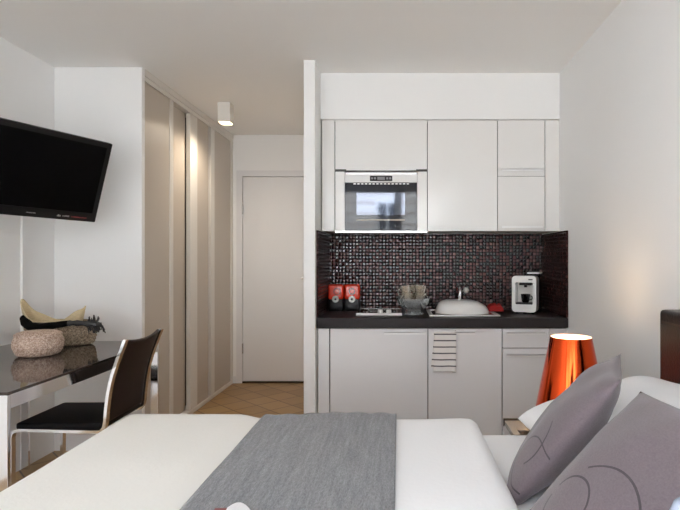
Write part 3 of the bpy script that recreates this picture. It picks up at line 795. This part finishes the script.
# ------------------------------------------------------------------ bed
BX0, BX1, BY0, BY1, BZ = -.985, .965, .47, 2.03, .588
bd = thing('bed', 'double bed with white sheet and dark leather headboard', 'bed', (0, 1.25, 0))
obj('bed_base', box(BX0 + .01, BX1, BY0 + .02, BY1 - .02, .14, .36, bev=.01), 'pale_wood', bd)
for x in (BX0 + .08, BX1 - .08):
    for y in (BY0 + .1, BY1 - .1):
        obj('leg', box(x - .03, x + .03, y - .03, y + .03, .001, .14), 'pale_wood', bd)
mt = bmesh.new(); add_box(mt, BX0, BX1, BY0, BY1, .362, BZ, bev=.035, seg=4)
obj('mattress', mt, 'white', bd, smooth=True)
hb = bmesh.new(); add_box(hb, 0.985, XR - .002, BY0 - .05, BY1 - .005, .16, 1.06, bev=.018, seg=3)
hbo = obj('headboard', hb, 'head_leather', bd, smooth=True)
obj('headboard_seam', box(.983, .99, BY0 - .03, BY1 - .03, 1.012, 1.018), 'bronze', hbo)

def side(d, rad, drop):
    """distance past the edge -> (outward, down), rounded over"""
    if d <= 0: return 0., 0.
    arc = rad * PI / 2
    if d < arc: a = d / rad; return rad * math.sin(a), rad * (1 - math.cos(a))
    return rad + .03 * (1 - math.exp(-(d - arc) * 6)), rad + (d - arc)
def drape(x0, x1, y0, y1, z, radii, drops, nx, ny, lump, seed):
    """sheet over a flat top; radii / drops for -x, +x, -y, +y sides"""
    L = [max(0., dr) for dr in drops]
    def f(u, v):
        s = x0 - L[0] + u * (x1 - x0 + L[0] + L[1]); t = y0 - L[2] + v * (y1 - y0 + L[2] + L[3])
        x, y, zz = min(max(s, x0), x1), min(max(t, y0), y1), 0.
        a, b = side(x0 - s, radii[0], 0); x -= a; d1 = b
        a, b = side(s - x1, radii[1], 0); x += a; d1 = max(d1, b)
        a, b = side(y0 - t, radii[2], 0); y -= a; d2 = b
        a, b = side(t - y1, radii[3], 0); y += a; d2 = max(d2, b)
        dn = (d1 ** 3 + d2 ** 3) ** (1 / 3)
        n1 = noise.noise(Vector((x * 3.2, y * 3.2, seed))) + .4 * noise.noise(Vector((x * 9, y * 5, seed + 5)))
        top = z + lump(x, y) + .006 * n1
        hang = min(1, dn / .12)
        if hang > 0:
            w = .016 * math.sin((x + y) * 22 + seed) * hang * (dn > .05)
            if d2 > d1: y += w * (1 if t > y1 else -1) * .6 + 0
            elif d1 > 0: x += w * .6 * (-1 if s < x0 else 1)
        return Vector((x, y, top - dn))
    return grid(f, nx, ny)
# cream duvet over the foot half
def plump(x, y):
    k = max(0., min(1., (-.50 - x) / .12)); return .020 * k * k * (3 - 2 * k)
bm = drape(-1.0, -.262, BY0 + .01, BY1 - .01, .634, (.055, .02, .05, .05), (.42, 0, .34, .34), 70, 90, plump, 3.)
one('cream_duvet', bm, 'cream', 'cream duvet over the foot end of the bed', 'duvet', (-.6, 1.25, .30), smooth=True, angle=180, solid=.014)
bm = drape(-.252, .252, BY0 + .01, BY1 - .01, .636, (.01, .05, .05, .05), (0, .062, .34, .34), 60, 90, lambda x, y: .004 * max(0, 1 - abs(x - .24) / .08), 9.)
one('white_duvet', bm, 'white', 'white folded duvet between grey throw and pillows', 'duvet', (.05, 1.25, .30), smooth=True, angle=180, solid=.014)
bm = drape(-.515, -.010, BY0 - .012, BY1 + .012, .6535, (.01, .01, .058, .058), (0, 0, .40, .40), 60, 100, lambda x, y: .002 * math.sin(x * 70), 14.)
one('throw_blanket', bm, 'throw', 'grey ribbed wool throw across the middle of the bed', 'blanket', (-.26, 1.25, .25), smooth=True, angle=180, solid=.008)

# pillows and cushions
def pillow_bm(w, h, t, pinch=.06, pw=.42, seed=0., wr=.010, n=40, fn=None, ep=4):
    """stuffed cushion in local x (width), z (height), front face towards -y"""
    bm = bmesh.new(); F = {}
    for sgn in (-1, 1):
        for i in range(n + 1):
            for j in range(n + 1):
                a, b = 2 * i / n - 1, 2 * j / n - 1
                a = math.sin(a * PI / 2) * .35 + a * .65; b = math.sin(b * PI / 2) * .35 + b * .65
                border = i in (0, n) or j in (0, n)
                if border and sgn == 1: F[sgn, i, j] = F[-1, i, j]; continue
                px = w / 2 * a * (1 - pinch * (1 - b * b)); pz = h / 2 * b * (1 - pinch * (1 - a * a))
                th = t / 2 * max(0., (1 - abs(a) ** ep) * (1 - abs(b) ** ep)) ** pw
                th *= 1 + .0 * a
                if not border: th += wr * noise.noise(Vector((px * 9 + seed, pz * 9, sgn * 3))) * min(1, th / t * 4)
                p = Vector((px, sgn * th, pz))
                if fn: p = fn(p)
                F[sgn, i, j] = bm.verts.new(p)
        for i in range(n):
            for j in range(n): 
                q = [F[sgn, i, j], F[sgn, i + 1, j], F[sgn, i + 1, j + 1], F[sgn, i, j + 1]]
                bm.faces.new(q)
    return bm
def put_pillow(name, label, cat, m, c, ex, ez, group=None, **k):
    """centre c; ex = direction of the width, ez = direction of the height"""
    bm = pillow_bm(**k)
    ex = Vector(ex).normalized(); ez = Vector(ez); ez = (ez - ex * ez.dot(ex)).normalized(); ey = ez.cross(ex)
    o = obj(name, bm, m, smooth=True, angle=180)
    o.matrix_world = Matrix.Translation(c) @ Matrix((ex, ey, ez)).transposed().to_4x4()
    return tag(o, label, cat, group)
PG = 'white pillows against the headboard'
# two stacked pillows on the far side, one on the near side
put_pillow('pillow', 'white pillow under the upper one, far side of the bed', 'pillow', 'white', (.735, 1.66, .643), (-.12, 1, 0), (-1, 0, .03), PG, w=.66, h=.44, t=.105, seed=2, pinch=.03)
put_pillow('pillow', 'white upper pillow leaning up between copper lamp and mauve cushions', 'pillow', 'white', (.748, 1.64, .733), (-.18, 1, 0), (-.50, .02, -.11), PG, w=.68, h=.54, t=.14, seed=5, pinch=.03)
put_pillow('pillow', 'white pillow against headboard behind the nearer mauve cushion', 'pillow', 'white', (.80, .90, .735), (0, 1, 0), (-.40, .0, -.42), PG, w=.66, h=.42, t=.14, seed=8, pinch=.03)
CG = 'mauve cushions on the bed'
c1 = cushion_mat('mauve_cotton_loops', [(.158, -.098, .074, 1.0, .0022, -4, 4), (.05, -.05, .118, 1.0, .0022, -.5, .8)])
c2 = cushion_mat('mauve_cotton_rings', [(-.091, -.100, .064, 1.0, .0026, -3.2, 2.75), (-.021, -.112, .130, 1.0, .0026, -.4, 2.25), (-.06, .02, .05, 1., .0015, 9, 9)])
put_pillow('cushion', 'mauve-grey cushion in front of the copper lamp, seen nearly edge-on', 'cushion', c1, (.487, 1.565, .752), (-.42, -1, 0), (.30, 0, .365), CG, w=.41, h=.50, t=.14, seed=1, pinch=.06, pw=.62, ep=2.6)
put_pillow('cushion', 'larger mauve-grey cushion with dark ring embroidery, nearest the camera', 'cushion', c2, (.490, 1.055, .750), (.25, -1, 0), (.34, .03, .30), CG, w=.51, h=.50, t=.18, seed=4, pinch=.05, pw=.62, ep=2.6)

# things at the lower picture edge
cd = thing('folded_card', 'white folded card with dark red corner lying on the grey throw', 'card', (-.38, 1.17, .668))
def cardpt(x0, x1, y0, y1, z0, z1): return grid(lambda u, v: Vector((x0 + (x1 - x0) * u, y0 + (y1 - y0) * v, z0 + (z1 - z0) * u)), 1, 1)
obj('white_leaf', grid(lambda u, v: Vector((-.400 + .065 * u, 1.085 + .165 * v - .03 * u * u, .668 + .014 * math.sin(PI * u))), 10, 4), 'card', cd, solid=.003)
obj('red_corner', grid(lambda u, v: Vector((-.428 + .028 * u, 1.160 + .085 * v, .668)), 2, 2), 'redcard', cd, solid=.003)
vx, vy = .405, .70
vs = lathe([(0, 0), (.042, 0), (.046, .004), (.054, .05), (.060, .14), (.060, .24), (.054, .30), (.040, .335), (.020, .350), (0, .352)], 40, (vx, vy, BZ + .001))

# ------------------------------------------------------------------ bedside table and copper lamp
NX0, NX1, NY0, NY1, NZ = .525, .985, 2.32, 2.69, .44
nt = thing('bedside_table', 'low taupe bedside table with dark edge beyond the pillows', 'bedside table', ((NX0 + NX1) / 2, (NY0 + NY1) / 2, 0))
obj('table_top', box(NX0 + .004, NX1, NY0, NY1 - .008, NZ - .025, NZ, bev=.002), 'night_top', nt)
obj('rear_edge', box(NX0, NX1, NY1 - .008, NY1, NZ - .03, NZ + .008), 'bronze', nt)
obj('front_dark_band', box(NX0 + .035, NX1 - .01, NY0 + .02, NY0 + .20, NZ, NZ + .0015), 'bronze', nt)  # thin dark band across the front part of the top
obj('side_panel', box(NX0 + .004, NX0 + .022, NY0, NY1 - .008, .001, NZ - .025), 'night_side', nt)
obj('side_panel', box(NX1 - .018, NX1, NY0, NY1 - .008, .001, NZ - .025), 'night_side', nt)
obj('back_panel', box(NX0 + .022, NX1 - .018, NY1 - .02, NY1 - .008, .001, NZ - .025), 'night_side', nt)
obj('shelf', box(NX0 + .022, NX1 - .018, NY0, NY1 - .02, .14, .16), 'night_top', nt)
lx, ly, lz = .792, 2.46, NZ
lp = thing('table_lamp', 'lit copper mirror table lamp with tapering shade by the right wall', 'lamp', (lx, ly, lz))
obj('lamp_base', lathe([(0, .0016), (.085, .0016), (.09, .006), (.088, .014), (.02, .022), (.012, .03), (.012, .20), (.020, .205), (.020, .235), (0, .235)], 40, (lx, ly, lz)), 'copper', lp, smooth=True)
obj('lamp_shade', lathe([(.158, .125), (.0925, .452), (.0905, .452), (.156, .125), (.158, .125)], 72, (lx, ly, lz)), 'copper', lp, smooth=True, angle=60)
obj('shade_lining', lathe([(.1545, .127), (.0897, .451)], 72, (lx, ly, lz)), 'lamp_white', lp, smooth=True)
obj('shade_arm', sweep([(lx - .125, ly, lz + .218), (lx + .125, ly, lz + .218)], .006, n=8), 'copper', lp)
obj('bulb', lathe([(0, .235), (.012, .237), (.020, .26), (.030, .29), (.028, .315), (.016, .332), (0, .336)], 24, (lx, ly, lz)), 'bulb', lp, smooth=True, angle=180)

# pale rounded vessel standing on the bed
one('vase', vs, 'bluish', 'pale bluish glossy rounded vessel at the lower right corner', 'vase', (vx, vy, BZ + .001), smooth=True, angle=180)

# ------------------------------------------------------------------ light
W = bpy.data.worlds.new('World'); S.world = W; W.use_nodes = True
bg = W.node_tree.nodes['Background']; bg.inputs[0].default_value = (.845, .92, 1., 1); bg.inputs[1].default_value = 13.
def light(name, kind, loc, energy, col, **k):
    l = bpy.data.lights.new(name, kind); l.energy = energy; l.color = col
    for q, v in k.items(): setattr(l, q, v)
    o = bpy.data.objects.new(name, l); COL.objects.link(o); o.location = loc; return o
sun = light('sun', 'SUN', (0, 0, 8), 8.0, (1., .97, .93), angle=.02)
sun.rotation_euler = Vector((.25, -.72, -.65)).to_track_quat('-Z', 'Y').to_euler()
po = light('window_portal', 'AREA', ((WX0 + WX1) / 2, YB - .16, (WZ0 + WZ1) / 2), 1., (1, 1, 1), shape='RECTANGLE', size=WX1 - WX0, size_y=WZ1 - WZ0)
po.rotation_euler = (PI / 2, 0, 0); po.data.cycles.is_portal = True
sp = light('spot_bulb', 'SPOT', (-1.395, 4.3, 2.335), 34., (1., .86, .68), spot_size=2.9, spot_blend=.8, shadow_soft_size=.03)
lb = light('lamp_bulb', 'POINT', (lx, ly, lz + .36), 2.6, (1., .68, .38), shadow_soft_size=.03)

# ------------------------------------------------------------------ camera
cam = bpy.data.cameras.new('Camera'); co = bpy.data.objects.new('Camera', cam); COL.objects.link(co)
co.location = (0, 0, 1.25); co.rotation_euler = (PI / 2, 0, 0)
cam.sensor_width = 36; cam.lens = 534 / 680 * 36
cam.shift_x = (340 - 399) / 680; cam.shift_y = (259 - 255) / 680
cam.clip_start = .05
S.camera = co
S.view_settings.view_transform = 'Standard'; S.view_settings.look = 'None'; S.view_settings.gamma = 1; S.view_settings.use_curve_mapping = False
S.view_settings.exposure = 0.
cy = S.cycles
cy.max_bounces = 14; cy.diffuse_bounces = 8; cy.glossy_bounces = 5; cy.transparent_max_bounces = 16
cy.caustics_reflective = False; cy.caustics_refractive = False
cy.sample_clamp_indirect = 8.
cy.use_denoising = True
